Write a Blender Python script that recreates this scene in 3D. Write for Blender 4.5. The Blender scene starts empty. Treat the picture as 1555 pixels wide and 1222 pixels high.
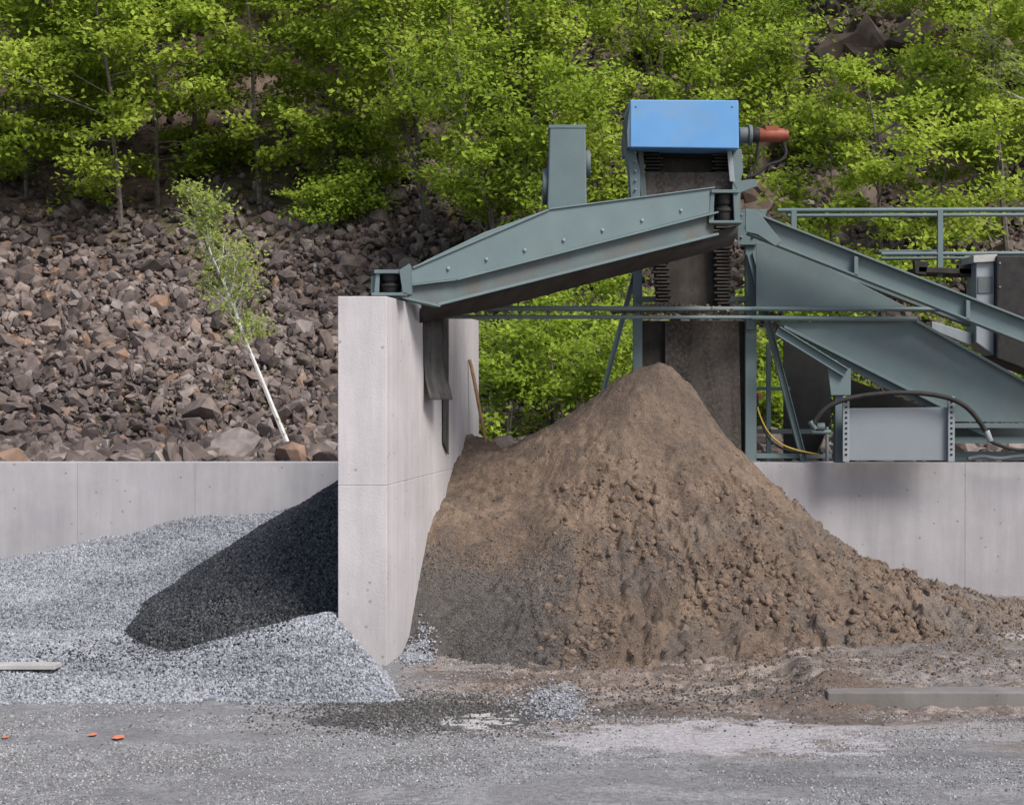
import bpy, bmesh, math, random
import numpy as np
from mathutils import Vector, Matrix, Quaternion
random.seed(7); RS=np.random.RandomState(11)
F=2500.0; CX=777.5; HY=596.0; CH=2.2
def P(px,py,d): return Vector(((px-CX)*d/F, d, CH-(py-HY)*d/F))
scene=bpy.context.scene
# ------------------------------------------------------------ numpy noise
def hsh(ix,iy,s):
    n=(ix.astype(np.int64)*374761393+iy.astype(np.int64)*668265263+s*1274126177)&0xffffffff
    n=((n^(n>>13))*1274126177)&0xffffffff
    n=((n^(n>>16))*2246822519)&0xffffffff
    return ((n^(n>>15))&0xffffff)/float(0xffffff)
def vn(x,y,s=0):
    x=np.asarray(x,float);y=np.asarray(y,float)
    ix=np.floor(x);iy=np.floor(y);fx=x-ix;fy=y-iy
    fx=fx*fx*(3-2*fx);fy=fy*fy*(3-2*fy)
    a=hsh(ix,iy,s);b=hsh(ix+1,iy,s);c=hsh(ix,iy+1,s);d=hsh(ix+1,iy+1,s)
    return (a*(1-fx)+b*fx)*(1-fy)+(c*(1-fx)+d*fx)*fy
def fbm(x,y,s=0,o=4):
    r=0;a=.5;t=0
    for i in range(o):
        r=r+a*vn(x*2**i+i*17.3,y*2**i-i*9.1,s+i);t+=a;a*=.5
    return r/t
def vor(x,y,s=0):
    ix=np.floor(x);iy=np.floor(y);best=np.full(np.shape(x),9.)
    for i in(-1,0,1):
        for j in(-1,0,1):
            cx=ix+i;cy=iy+j
            dx=cx+hsh(cx,cy,s)-x;dy=cy+hsh(cx,cy,s+5)-y
            best=np.minimum(best,dx*dx+dy*dy)
    return np.sqrt(best)
def sst(a,b,x):
    t=np.clip((x-a)/(b-a),0,1);return t*t*(3-2*t)
# ------------------------------------------------------------ materials
def newmat(name,rough=.85,metal=0.):
    m=bpy.data.materials.new(name);m.use_nodes=True
    nt=m.node_tree;b=nt.nodes['Principled BSDF']
    b.inputs['Roughness'].default_value=rough;b.inputs['Metallic'].default_value=metal
    b.inputs['Specular IOR Level'].default_value=.3
    return m,nt,b
def N(nt,t,**k):
    n=nt.nodes.new(t)
    for a,v in k.items():
        if a in n.inputs: n.inputs[a].default_value=v
        else: setattr(n,a,v)
    return n
def ramp(nt,stops):
    r=nt.nodes.new('ShaderNodeValToRGB');e=r.color_ramp.elements
    while len(e)<len(stops): e.new(.5)
    for i,(p,c) in enumerate(stops):
        e[i].position=p;e[i].color=(c[0],c[1],c[2],1)
    return r
def noisemat(name,stops,scale=8,detail=6,rough=.85,bump=.3,bscale=60,bdist=.01,metal=0,dist=0.,stain=None):
    m,nt,b=newmat(name,rough,metal);L=nt.links
    tc=N(nt,'ShaderNodeTexCoord')
    n=N(nt,'ShaderNodeTexNoise',Scale=scale,Detail=detail,Roughness=.6,Distortion=dist)
    L.new(tc.outputs['Object'],n.inputs['Vector'])
    r=ramp(nt,stops);L.new(n.outputs['Fac'],r.inputs['Fac'])
    col=r.outputs['Color']
    if stain:
        sc,lo,hi,c,amt=stain
        mp=N(nt,'ShaderNodeMapping');mp.inputs['Scale'].default_value=sc
        L.new(tc.outputs['Object'],mp.inputs['Vector'])
        n2=N(nt,'ShaderNodeTexNoise',Scale=1.,Detail=5.)
        L.new(mp.outputs['Vector'],n2.inputs['Vector'])
        mr=N(nt,'ShaderNodeMapRange');mr.inputs['From Min'].default_value=lo;mr.inputs['From Max'].default_value=hi;mr.inputs['To Max'].default_value=amt
        L.new(n2.outputs['Fac'],mr.inputs['Value'])
        mx=N(nt,'ShaderNodeMix',data_type='RGBA');L.new(mr.outputs['Result'],mx.inputs['Factor'])
        L.new(col,mx.inputs['A']);mx.inputs['B'].default_value=(*c,1);col=mx.outputs['Result']
    L.new(col,b.inputs['Base Color'])
    if bump>0:
        nb=N(nt,'ShaderNodeTexNoise',Scale=bscale,Detail=5.)
        L.new(tc.outputs['Object'],nb.inputs['Vector'])
        bp=N(nt,'ShaderNodeBump',Strength=bump,Distance=bdist)
        L.new(nb.outputs['Fac'],bp.inputs['Height']);L.new(bp.outputs['Normal'],b.inputs['Normal'])
    return m
def rndmat(name,stops,rough=.9,nscale=20,namt=.35,bump=.3):
    m,nt,b=newmat(name,rough);L=nt.links
    at=N(nt,'ShaderNodeAttribute',attribute_name='rnd')
    r=ramp(nt,stops);L.new(at.outputs['Fac'],r.inputs['Fac'])
    tc=N(nt,'ShaderNodeTexCoord');n=N(nt,'ShaderNodeTexNoise',Scale=nscale,Detail=5.)
    L.new(tc.outputs['Object'],n.inputs['Vector'])
    mr=N(nt,'ShaderNodeMapRange');mr.inputs['From Min'].default_value=.3;mr.inputs['From Max'].default_value=.7
    mr.inputs['To Min'].default_value=1-namt;mr.inputs['To Max'].default_value=1+namt
    L.new(n.outputs['Fac'],mr.inputs['Value'])
    mx=N(nt,'ShaderNodeVectorMath',operation='SCALE');L.new(r.outputs['Color'],mx.inputs[0]);L.new(mr.outputs['Result'],mx.inputs['Scale'])
    L.new(mx.outputs['Vector'],b.inputs['Base Color'])
    if bump:
        bp=N(nt,'ShaderNodeBump',Strength=bump,Distance=.02);L.new(n.outputs['Fac'],bp.inputs['Height']);L.new(bp.outputs['Normal'],b.inputs['Normal'])
    return m
def colmat(name,rough=.95,nscale=30,namt=.35,bump=.5,bdist=.015,fine=180):
    m,nt,b=newmat(name,rough);L=nt.links
    at=N(nt,'ShaderNodeAttribute',attribute_name='Col')
    tc=N(nt,'ShaderNodeTexCoord');n=N(nt,'ShaderNodeTexNoise',Scale=nscale,Detail=8.,Roughness=.75)
    L.new(tc.outputs['Object'],n.inputs['Vector'])
    n2=N(nt,'ShaderNodeTexNoise',Scale=fine,Detail=3.)
    L.new(tc.outputs['Object'],n2.inputs['Vector'])
    ad=N(nt,'ShaderNodeMath',operation='ADD');L.new(n.outputs['Fac'],ad.inputs[0]);L.new(n2.outputs['Fac'],ad.inputs[1])
    mr=N(nt,'ShaderNodeMapRange');mr.inputs['From Min'].default_value=.75;mr.inputs['From Max'].default_value=1.25
    mr.inputs['To Min'].default_value=1-namt;mr.inputs['To Max'].default_value=1+namt
    L.new(ad.outputs[0],mr.inputs['Value'])
    mx=N(nt,'ShaderNodeVectorMath',operation='SCALE');L.new(at.outputs['Color'],mx.inputs[0]);L.new(mr.outputs['Result'],mx.inputs['Scale'])
    L.new(mx.outputs['Vector'],b.inputs['Base Color'])
    bp=N(nt,'ShaderNodeBump',Strength=bump,Distance=bdist);L.new(ad.outputs[0],bp.inputs['Height']);L.new(bp.outputs['Normal'],b.inputs['Normal'])
    return m
def concmat(name,a,bc):
    m,nt,b=newmat(name,.9);L=nt.links
    tc=N(nt,'ShaderNodeTexCoord')
    n=N(nt,'ShaderNodeTexNoise',Scale=1.6,Detail=8.,Roughness=.65);L.new(tc.outputs['Object'],n.inputs['Vector'])
    r=ramp(nt,[(.3,bc),(.7,a)]);L.new(n.outputs['Fac'],r.inputs['Fac'])
    mp=N(nt,'ShaderNodeMapping');mp.inputs['Scale'].default_value=(5,5,.5);L.new(tc.outputs['Object'],mp.inputs['Vector'])
    n2=N(nt,'ShaderNodeTexNoise',Scale=1.,Detail=6.,Roughness=.65);L.new(mp.outputs['Vector'],n2.inputs['Vector'])
    mr=N(nt,'ShaderNodeMapRange');mr.inputs['From Min'].default_value=.35;mr.inputs['From Max'].default_value=.7;mr.inputs['To Min'].default_value=1.04;mr.inputs['To Max'].default_value=.83
    L.new(n2.outputs['Fac'],mr.inputs['Value'])
    v=N(nt,'ShaderNodeTexVoronoi',Scale=7.);L.new(tc.outputs['Object'],v.inputs['Vector'])
    mv=N(nt,'ShaderNodeMapRange');mv.inputs['From Min'].default_value=.05;mv.inputs['From Max'].default_value=.12;mv.inputs['To Min'].default_value=.6
    L.new(v.outputs['Distance'],mv.inputs['Value'])
    sx=N(nt,'ShaderNodeSeparateXYZ');L.new(tc.outputs['Object'],sx.inputs[0])
    md=N(nt,'ShaderNodeMapRange');md.inputs['From Min'].default_value=.0;md.inputs['From Max'].default_value=1.0;md.inputs['To Min'].default_value=.85;md.inputs['To Max'].default_value=1.
    L.new(sx.outputs['Z'],md.inputs['Value'])
    m1=N(nt,'ShaderNodeMath',operation='MULTIPLY');L.new(mr.outputs[0],m1.inputs[0]);L.new(mv.outputs[0],m1.inputs[1])
    m2=N(nt,'ShaderNodeMath',operation='MULTIPLY');L.new(m1.outputs[0],m2.inputs[0]);L.new(md.outputs[0],m2.inputs[1])
    mx=N(nt,'ShaderNodeVectorMath',operation='SCALE');L.new(r.outputs['Color'],mx.inputs[0]);L.new(m2.outputs[0],mx.inputs['Scale'])
    L.new(mx.outputs['Vector'],b.inputs['Base Color'])
    nb=N(nt,'ShaderNodeTexNoise',Scale=70.,Detail=5.);L.new(tc.outputs['Object'],nb.inputs['Vector'])
    bp=N(nt,'ShaderNodeBump',Strength=.3,Distance=.008);L.new(nb.outputs['Fac'],bp.inputs['Height']);L.new(bp.outputs['Normal'],b.inputs['Normal'])
    return m
def leafmat(name,stops,tr=.4):
    m=bpy.data.materials.new(name);m.use_nodes=True;nt=m.node_tree;nt.nodes.clear();L=nt.links
    at=N(nt,'ShaderNodeAttribute',attribute_name='rnd');r=ramp(nt,stops);L.new(at.outputs['Fac'],r.inputs['Fac'])
    d=N(nt,'ShaderNodeBsdfDiffuse');t=N(nt,'ShaderNodeBsdfTranslucent');L.new(r.outputs['Color'],d.inputs['Color'])
    g=N(nt,'ShaderNodeVectorMath',operation='MULTIPLY');g.inputs[1].default_value=(1.2,1.15,.8);L.new(r.outputs['Color'],g.inputs[0]);L.new(g.outputs[0],t.inputs['Color'])
    mx=N(nt,'ShaderNodeMixShader');mx.inputs[0].default_value=tr;L.new(d.outputs[0],mx.inputs[1]);L.new(t.outputs[0],mx.inputs[2])
    o=N(nt,'ShaderNodeOutputMaterial');L.new(mx.outputs[0],o.inputs['Surface'])
    return m
M={}
M['conc']=concmat('concrete',(.56,.53,.535),(.45,.425,.435))
M['conc2']=concmat('concrete_grey',(.45,.435,.45),(.37,.355,.37))
M['kerb']=concmat('kerb_concrete',(.24,.225,.215),(.16,.145,.135))
M['steel']=noisemat('green_grey_paint',[(.3,(.115,.158,.165)),(.7,(.14,.19,.197))],3,5,.55,.05,30,.003,stain=((3,3,1.2),.5,.8,(.16,.15,.13),.4))
M['steeld']=noisemat('green_grey_paint_dirty',[(.3,(.09,.12,.127)),(.7,(.12,.158,.165))],4,5,.6,.05,30,.003,stain=((3,3,3),.45,.7,(.12,.10,.08),.6))
M['blue']=noisemat('blue_paint',[(.3,(.12,.30,.58)),(.7,(.15,.35,.64))],2,4,.5,.03,20,.002,stain=((2,2,5),.45,.8,(.22,.32,.42),.6))
M['rubber']=noisemat('black_rubber',[(.3,(.014,.014,.015)),(.7,(.035,.032,.03))],10,5,.7,.3,60,.004)
M['dirtrub']=noisemat('dirty_rubber',[(.3,(.022,.020,.019)),(.6,(.05,.044,.038)),(.75,(.09,.075,.062))],5,7,.9,.4,50,.006,stain=((8,8,.8),.5,.75,(.09,.072,.06),.5))
M['sandy']=noisemat('sand_caked_rubber',[(.3,(.035,.031,.028)),(.5,(.065,.057,.050)),(.72,(.13,.11,.095))],26,8,.95,.6,70,.01,stain=((9,9,.6),.42,.62,(.10,.088,.078),.6))
M['belly']=noisemat('dark_underside',[(.3,(.025,.024,.023)),(.7,(.06,.052,.047))],5,6,.8,.3,40,.005)  # mottled near-black brown for trough belly and walkway edge
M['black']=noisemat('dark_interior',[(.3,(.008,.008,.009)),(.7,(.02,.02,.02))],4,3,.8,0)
M['red']=noisemat('orange_red_paint',[(.3,(.20,.05,.03)),(.7,(.30,.085,.045))],20,4,.5,.1,40,.003)
M['galv']=noisemat('galvanised',[(.3,(.24,.27,.29)),(.7,(.31,.34,.36))],6,5,.5,.05,30,.002,.2)
M['board']=noisemat('grey_board',[(.3,(.20,.225,.25)),(.7,(.24,.27,.295))],2,5,.6,.03,30,.002,stain=((2,2,2),.5,.8,(.17,.17,.17),.5))
M['yellow']=noisemat('yellow_cable',[(.3,(.40,.30,.05)),(.7,(.5,.36,.08))],20,2,.5,0)
M['wood']=noisemat('wood_handle',[(.3,(.22,.13,.07)),(.7,(.34,.22,.12))],15,5,.7,.2,60,.003)
M['white']=noisemat('pale_plank',[(.3,(.33,.32,.31)),(.7,(.46,.44,.42))],8,5,.7,.2,60,.003)
M['skin']=noisemat('skin',[(.3,(.52,.25,.17)),(.7,(.60,.31,.22))],20,3,.55,.05,60,.002)
M['shirt']=noisemat('work_shirt',[(.3,(.04,.05,.08)),(.7,(.06,.07,.11))],20,3,.9,.2,60,.003)
M['trous']=noisemat('work_trousers',[(.3,(.03,.03,.035)),(.7,(.05,.05,.055))],20,3,.9,.2,60,.003)
M['bark']=noisemat('bark',[(.3,(.07,.06,.05)),(.7,(.20,.175,.15))],15,5,.9,.4,40,.01)
M['birch']=noisemat('birch_bark',[(.32,(.06,.05,.045)),(.42,(.55,.53,.5)),(.7,(.7,.68,.65))],9,5,.8,.2,40,.005)
M['leaf']=leafmat('spring_leaves',[(0,(.15,.225,.028)),(.5,(.26,.355,.045)),(1,(.42,.51,.085))])
M['leafb']=leafmat('birch_leaves',[(0,(.24,.31,.07)),(1,(.38,.45,.12))])
M['rock']=rndmat('talus_rock',[(0,(.055,.044,.041)),(.35,(.110,.086,.077)),(.7,(.17,.134,.120)),(.95,(.24,.205,.19)),(1,(.23,.15,.11))],.9,6,.35,.5)
M['crag']=rndmat('crag_rock',[(0,(.09,.064,.052)),(.5,(.15,.11,.09)),(1,(.23,.18,.155))],.95,3,.4,.6)
M['gstone']=rndmat('grey_chippings',[(0,(.11,.115,.13)),(.5,(.225,.235,.262)),(1,(.39,.40,.43))],.9,60,.2,0)
M['ystone']=rndmat('yard_chippings',[(0,(.09,.09,.09)),(.5,(.22,.22,.225)),(1,(.40,.395,.40))],.9,60,.2,0)
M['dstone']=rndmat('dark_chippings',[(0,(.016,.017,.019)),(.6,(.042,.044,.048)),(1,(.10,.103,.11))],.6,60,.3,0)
M['grit']=rndmat('dark_grit',[(0,(.03,.03,.03)),(.6,(.075,.07,.067)),(1,(.16,.15,.145))],.8,60,.3,0)
M['grnd']=colmat('ground_mat',.95,22,.55,.8,.02,130)
M['sand']=colmat('sand_mat',.97,14,.40,.9,.025,80)
M['sandclod']=rndmat('sand_clods',[(0,(.115,.083,.062)),(1,(.18,.130,.097))],.97,50,.4,.6)
M['dirt']=noisemat('hill_soil',[(.3,(.075,.050,.040)),(.5,(.15,.105,.085)),(.7,(.22,.155,.128))],2.2,9,.95,1.,5,.25,stain=((.25,.25,.25),.54,.64,(.08,.10,.035),.5))
M['orange']=noisemat('orange_paint',[(.3,(.6,.14,.06)),(.7,(.7,.25,.14))],30,3,.8,0)
# ------------------------------------------------------------ mesh helpers
def empty(name):
    e=bpy.data.objects.new(name,None);scene.collection.objects.link(e);return e
def fastmesh(name,verts,faces,mats,attrs=None,matidx=None,smooth=False,parent=None,col=None):
    me=bpy.data.meshes.new(name);nv=len(verts);nf,k=faces.shape
    me.vertices.add(nv);me.vertices.foreach_set('co',np.ascontiguousarray(verts,dtype=np.float32).ravel())
    me.loops.add(nf*k);me.loops.foreach_set('vertex_index',np.ascontiguousarray(faces,dtype=np.int32).ravel())
    me.polygons.add(nf);me.polygons.foreach_set('loop_start',np.arange(0,nf*k,k,dtype=np.int32))
    me.update(calc_edges=True)
    for m in mats: me.materials.append(m)
    if matidx is not None: me.polygons.foreach_set('material_index',matidx.astype(np.int32))
    me.polygons.foreach_set('use_smooth',np.full(nf,smooth))
    if attrs:
        for a,v in attrs.items():
            t=me.attributes.new(a,'FLOAT','POINT');t.data.foreach_set('value',v.astype(np.float32))
    if col is not None:
        t=me.attributes.new('Col','FLOAT_COLOR','POINT')
        c=np.ones((nv,4),np.float32);c[:,:3]=col;t.data.foreach_set('color',c.ravel())
    o=bpy.data.objects.new(name,me);scene.collection.objects.link(o)
    if parent: o.parent=parent
    return o
def grid(name,xs,ys,zf,mat,cf=None,keep=None,smooth=True,parent=None):
    X,Y=np.meshgrid(xs,ys);Z=zf(X,Y);nx=len(xs);ny=len(ys)
    v=np.stack([X,Y,Z],-1).reshape(-1,3)
    i=np.arange(nx*ny).reshape(ny,nx)
    f=np.stack([i[:-1,:-1],i[:-1,1:],i[1:,1:],i[1:,:-1]],-1).reshape(-1,4)
    if keep is not None:
        k=keep(X,Y,Z).ravel();f=f[k[f].any(1)]
        used=np.unique(f);mp=np.zeros(len(v),int);mp[used]=np.arange(len(used));f=mp[f]
        c=cf(X,Y,Z).reshape(-1,3)[used] if cf else None
        v=v[used]
    else: c=cf(X,Y,Z).reshape(-1,3) if cf else None
    return fastmesh(name,v,f,[mat],smooth=smooth,parent=parent,col=c)
def ico(sub):
    bm=bmesh.new();bmesh.ops.create_icosphere(bm,subdivisions=sub,radius=1)
    v=np.array([x.co[:] for x in bm.verts]);f=np.array([[y.index for y in x.verts] for x in bm.faces]);bm.free();return v,f
def rockvars(sub,n,planes=9,lo=.45,hi=.85):
    v0,f=ico(sub);out=[]
    for i in range(n):
        v=v0.copy()*1.15
        for j in range(planes):
            nn=RS.normal(size=3);nn/=np.linalg.norm(nn);dd=RS.uniform(lo,hi)
            t=v@nn-dd;m=t>0;v[m]-=np.outer(t[m],nn)
        out.append(v)
    return np.array(out),f
def randrot(n):
    q=RS.normal(size=(n,4));q/=np.linalg.norm(q,axis=1)[:,None];w,x,y,z=q.T
    return np.stack([1-2*(y*y+z*z),2*(x*y-z*w),2*(x*z+y*w),2*(x*y+z*w),1-2*(x*x+z*z),2*(y*z-x*w),2*(x*z-y*w),2*(y*z+x*w),1-2*(x*x+y*y)],-1).reshape(n,3,3)
def scatter(name,vars_,pos,scl,mat,parent=None,rnd=None):
    V,f=vars_;n=len(pos);k=RS.randint(0,len(V),n)
    v=V[k]*scl[:,None,:]
    v=np.einsum('nij,nkj->nki',randrot(n),v)+pos[:,None,:]
    nv=V.shape[1]
    ff=(f[None]+(np.arange(n)*nv)[:,None,None]).reshape(-1,f.shape[1])
    if rnd is None: rnd=RS.uniform(0,1,n)
    return fastmesh(name,v.reshape(-1,3),ff,[mat],{'rnd':np.repeat(rnd,nv)},parent=parent)
GV=rockvars(1,8,5,.6,.95); RV=rockvars(2,14,9,.32,.75); RV1=rockvars(1,12,5,.4,.9); CV=rockvars(2,10,3,.7,1.0)
CV=(CV[0]*(1+.15*RS.uniform(-1,1,CV[0].shape[:2]+(1,))),CV[1])
# ------------------------------------------------------------ parts helpers
def fin(bm,name,mat,parent,bev=0.,smooth=False):
    me=bpy.data.meshes.new(name);bmesh.ops.recalc_face_normals(bm,faces=bm.faces);bm.to_mesh(me);bm.free()
    me.materials.append(M[mat] if isinstance(mat,str) else mat)
    for p in me.polygons:p.use_smooth=smooth
    o=bpy.data.objects.new(name,me);scene.collection.objects.link(o)
    if parent:o.parent=parent
    if bev:
        b=o.modifiers.new('b','BEVEL');b.width=bev;b.segments=2;b.limit_method='ANGLE'
    return o
def prism(name,pts,vec,mat,parent,bev=0.004):
    bm=bmesh.new();a=[bm.verts.new(p) for p in pts];b=[bm.verts.new(Vector(p)+Vector(vec)) for p in pts]
    bm.faces.new(a);bm.faces.new(b[::-1]);n=len(a)
    for i in range(n): bm.faces.new([a[i],a[(i+1)%n],b[(i+1)%n],b[i]])
    return fin(bm,name,mat,parent,bev)
def plate(name,pp,d,th,mat,parent,bev=.004):
    pts=[P(x,y,d(x) if callable(d) else d) for x,y in pp]
    return prism(name,pts,(0,th,0),mat,parent,bev)
def boxb(bm,p1,p2,w,h,off=(0,0),up=Vector((0,0,1))):
    p1=Vector(p1);p2=Vector(p2);a=(p2-p1).normalized()
    s=a.cross(up)
    if s.length<.01: s=a.cross(Vector((0,1,0)))
    s.normalize();u=s.cross(a).normalized()
    o=s*off[0]+u*off[1]
    c=[p+o+s*i*w/2+u*j*h/2 for p in(p1,p2) for i,j in((-1,-1),(1,-1),(1,1),(-1,1))]
    v=[bm.verts.new(x) for x in c]
    for f in((3,2,1,0),(4,5,6,7),(0,1,5,4),(1,2,6,5),(2,3,7,6),(3,0,4,7)): bm.faces.new([v[i] for i in f])
def beam(name,p1,p2,w,h,mat,parent,bev=.003):
    bm=bmesh.new();boxb(bm,p1,p2,w,h);return fin(bm,name,mat,parent,bev)
def ibeam(name,p1,p2,H,W,mat,parent,t=.018,chan=False):
    bm=bmesh.new()
    boxb(bm,p1,p2,t*.8,H-2*t-.002)
    boxb(bm,p1,p2,W,t,(0,H/2-t/2));boxb(bm,p1,p2,W,t,(0,-H/2+t/2))
    return fin(bm,name,mat,parent,.002)
def cyl(name,p1,p2,r,mat,parent,seg=20,r2=None):
    p1=Vector(p1);p2=Vector(p2);bm=bmesh.new()
    bmesh.ops.create_cone(bm,cap_ends=True,segments=seg,radius1=r,radius2=r if r2 is None else r2,depth=(p2-p1).length)
    q=(p2-p1).to_track_quat('Z','Y');bm.transform(Matrix.Translation((p1+p2)/2)@q.to_matrix().to_4x4())
    o=fin(bm,name,mat,parent,.003,True)
    return o
def hose(name,pts,r,mat,parent):
    c=bpy.data.curves.new(name,'CURVE');c.dimensions='3D';c.bevel_depth=r;c.bevel_resolution=3
    s=c.splines.new('NURBS');s.points.add(len(pts)-1);s.use_endpoint_u=True;s.order_u=3
    for i,p in enumerate(pts): s.points[i].co=(*p,1)
    c.materials.append(M[mat]);o=bpy.data.objects.new(name,c);scene.collection.objects.link(o);o.parent=parent;return o
# ------------------------------------------------------------ pile functions
PC=(1.47,16.5)
prof={
 0:([0,.12,.3,.49,.72,1,1.32,1.71,2.6,3.5,3.9],[2.48,2.44,2.25,2.00,1.71,1.42,.98,.64,.27,.03,-.1]),
 45:([0,.12,.5,1,1.5,2.2,3,3.6],[2.48,2.42,2.05,1.42,.92,.45,.12,-.1]),
 90:([0,.12,.5,1.3,2,3],[2.48,2.42,2.1,1.40,.8,-.1]),
 135:([0,.15,.5,1.3,2,3,4],[2.48,2.4,2.2,1.75,1.4,1.,.4]),
 180:([0,.15,.4,.86,1.32,1.75,2.3,3,4],[2.48,2.43,2.33,2.02,1.74,1.58,1.4,1.1,.6]),
 225:([0,.12,.5,1.5,2.3,3.0,3.6,4],[2.48,2.42,2.15,1.3,.68,.22,-.02,-.12]),
 270:([0,.12,.5,1.1,1.9,2.5,3.0,3.4],[2.48,2.42,2.02,1.5,.78,.27,0,-.12]),
 315:([0,.12,.5,1,1.7,2.4,3.0,3.5,3.9],[2.48,2.4,2.0,1.50,.86,.42,.17,0,-.12]),
}
def sandz0(X,Y):
    dx=X-PC[0];dy=Y-PC[1];r=np.hypot(dx,dy);th=np.degrees(np.arctan2(dy,dx))%360
    r=r*(1+.10*(fbm(X*1.4,Y*1.4,3)-.5))
    ks=[0,45,90,135,180,225,270,315];vals=[np.interp(r,*prof[k]) for k in ks]
    Z=np.zeros_like(r);i0=(th//45).astype(int)%8;t=(th/45)%1;t=t*t*(3-2*t)
    for i in range(8):
        m=i0==i;Z[m]=(vals[i]*(1-t)+vals[(i+1)%8]*t)[m]
    r2=np.hypot((X+.42)*.9,Y-17.05)
    Z2=np.interp(r2,[0,.12,.35,.6,1,1.6,2.1,2.5,2.9,3.3],[1.76,1.72,1.55,1.45,1.3,1.08,.9,.5,.12,-.15])
    k=.06
    h=np.clip(.5+.5*(Z-Z2)/k,0,1);return Z2*(1-h)+Z*h+k*h*(1-h)
def clodmask(X,Y):
    r=np.hypot(X-PC[0],Y-PC[1])
    a=sst(.7,1.6,r)*sst(.1,1.0,X+.25*(15.-Y)+.7*(fbm(X*1.5,Y*1.5,9)-.5)-.1)
    return a
def sandz(X,Y):
    Z=sandz0(X,Y);m=clodmask(X,Y);w=X+.14*(fbm(X*8,Y*8,30)-.5);w2=Y+.14*(fbm(X*8,Y*8,31)-.5)
    v1=.5-vor(w*4.0,w2*4.4,40);v2=.5-vor(w*8.5,w2*9,50);v3=.5-vor(w*18,w2*19,60)
    g=sst(.42,.52,fbm(X*2.2,Y*2.2,77));g2=sst(.40,.5,fbm(X*4.5,Y*4.5,78))
    Z=Z+m*(.11*v1*g+.085*v2*(.2+.8*g2)+.045*v3*(.3+.7*g2))
    Z=Z+(1-m)*(.016*v2+.014*v3)*(.4+1.2*sst(.45,.6,fbm(X*3,Y*3,88)))
    q=fbm(X*1.6+3,Y*1.1,90)*7+Y*1.2;fr=q-np.floor(q);Z=Z+.085*(sst(0,.18,fr)-fr)*sst(.5,1.1,np.hypot(X-PC[0],Y-PC[1]))*sst(17.2,16.2,Y)*(.3+.7*m)
    Z=Z+.12*(fbm(X*1.7,Y*1.7,5)-.5)+.06*(fbm(X*6,Y*6,6)-.5)+.022*(fbm(X*28,Y*28,8)-.5)
    e=(X-.9)*.75+(Y-15.4)*.5+.35*(fbm(X*2.5,Y*2.5,99)-.5)
    Z=Z-.05*sst(.0,.05,e)*sst(.8,.1,e)*sst(.3,.8,np.hypot(X-PC[0],Y-PC[1]))*sst(16.6,15.6,Y)
    for (x0,a0,wd,dp) in ((1.05,.10,.05,.05),):
        e=X-(x0+a0*(15-Y)+.10*(fbm(X*2,Y*3,55)-.5));Z=Z-dp*np.exp(-(e/wd)**2)*sst(15.0,14.7,Y)*sst(13.6,13.9,Y)
    # a few hollows (boot holes)
    for hx,hy,hr in ((.93,14.75,.07),(.62,15.25,.05),(1.55,15.0,.05),(2.3,14.6,.06)):
        Z=Z-.09*np.exp(-(np.hypot(X-hx,(Y-hy)*.8)/hr)**2)
    return Z
def sandc(X,Y,Z):
    r=np.hypot(X-PC[0],Y-PC[1])
    base=np.array([.160,.116,.087]);moist=np.array([.105,.081,.066]);pale=np.array([.205,.150,.110]);grey=np.array([.085,.078,.073])
    n=fbm(X*1.3,Y*1.6,12);n2=fbm(X*5,Y*5,13)
    C=base+(pale-base)*sst(.45,.62,n)[...,None]
    t=sst(1.3,.3,r+.5*(n2-.5))*.45;C=C*(1-t[...,None])+moist*t[...,None]
    t=sst(.46,.60,n2)*.55;C=C*(1-t[...,None])+moist*t[...,None]
    t=sst(.75,.35,Z+.5*(n-.5))*sst(.7,.1,X+.6*(n2-.5))
    C=C*(1-t[...,None])+grey*t[...,None]
    t=sst(.44,.56,fbm(X*2,Y*2,14))*sst(1.2,.9,Z)*.4;C=C*(1-t[...,None])+grey*1.4*t[...,None]
    t=sst(.5,.9,X-3.0+.6*(n2-.5))*.5;C=C*(1-t[...,None])+np.array([.20,.175,.16])*t[...,None]
    return C
def gravz(X,Y):
    w=np.interp(X,[-8,-5.5,-3.3,-2.2,-1],[.25,.42,.90,.97,.98])
    a=w-(17.8-Y)*.27*np.interp(X,[-6,-2],[.55,1.1]);a=np.maximum(a,.10-(np.abs(Y-14.6)*.07))
    cone2=.45-np.hypot(np.where(X<-1.5,(X+1.5)*.95,(X+1.5)),(Y-13.3)*.95)*.29
    sp=.16-.018*np.abs(X+3)-np.abs(Y-12.55)*.17+.10*sst(-3.2,-4.6,X)*sst(14.5,13,Y)
    b=np.maximum(cone2,sp)
    Z=np.maximum(a,b)
    x0=-1.43+np.clip(13.3-Y,0,9)*.42
    Z=Z-.95*np.clip(X-x0,0,9)
    return Z+.07*(fbm(X*2.2,Y*2.2,21)-.5)+.03*(fbm(X*7,Y*7,22)-.5)-.03
def darkz(X,Y):
    r=np.hypot(X+1.2,(Y-15.9)*.94)*(1+.09*(fbm(X*1.6,Y*1.6,33)-.5))
    return np.interp(r,[0,.12,.4,1.2,2.1,2.45,2.75],[1.56,1.53,1.38,.90,.34,.12,-.1])+.06*(fbm(X*6,Y*6,34)-.5)
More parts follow.
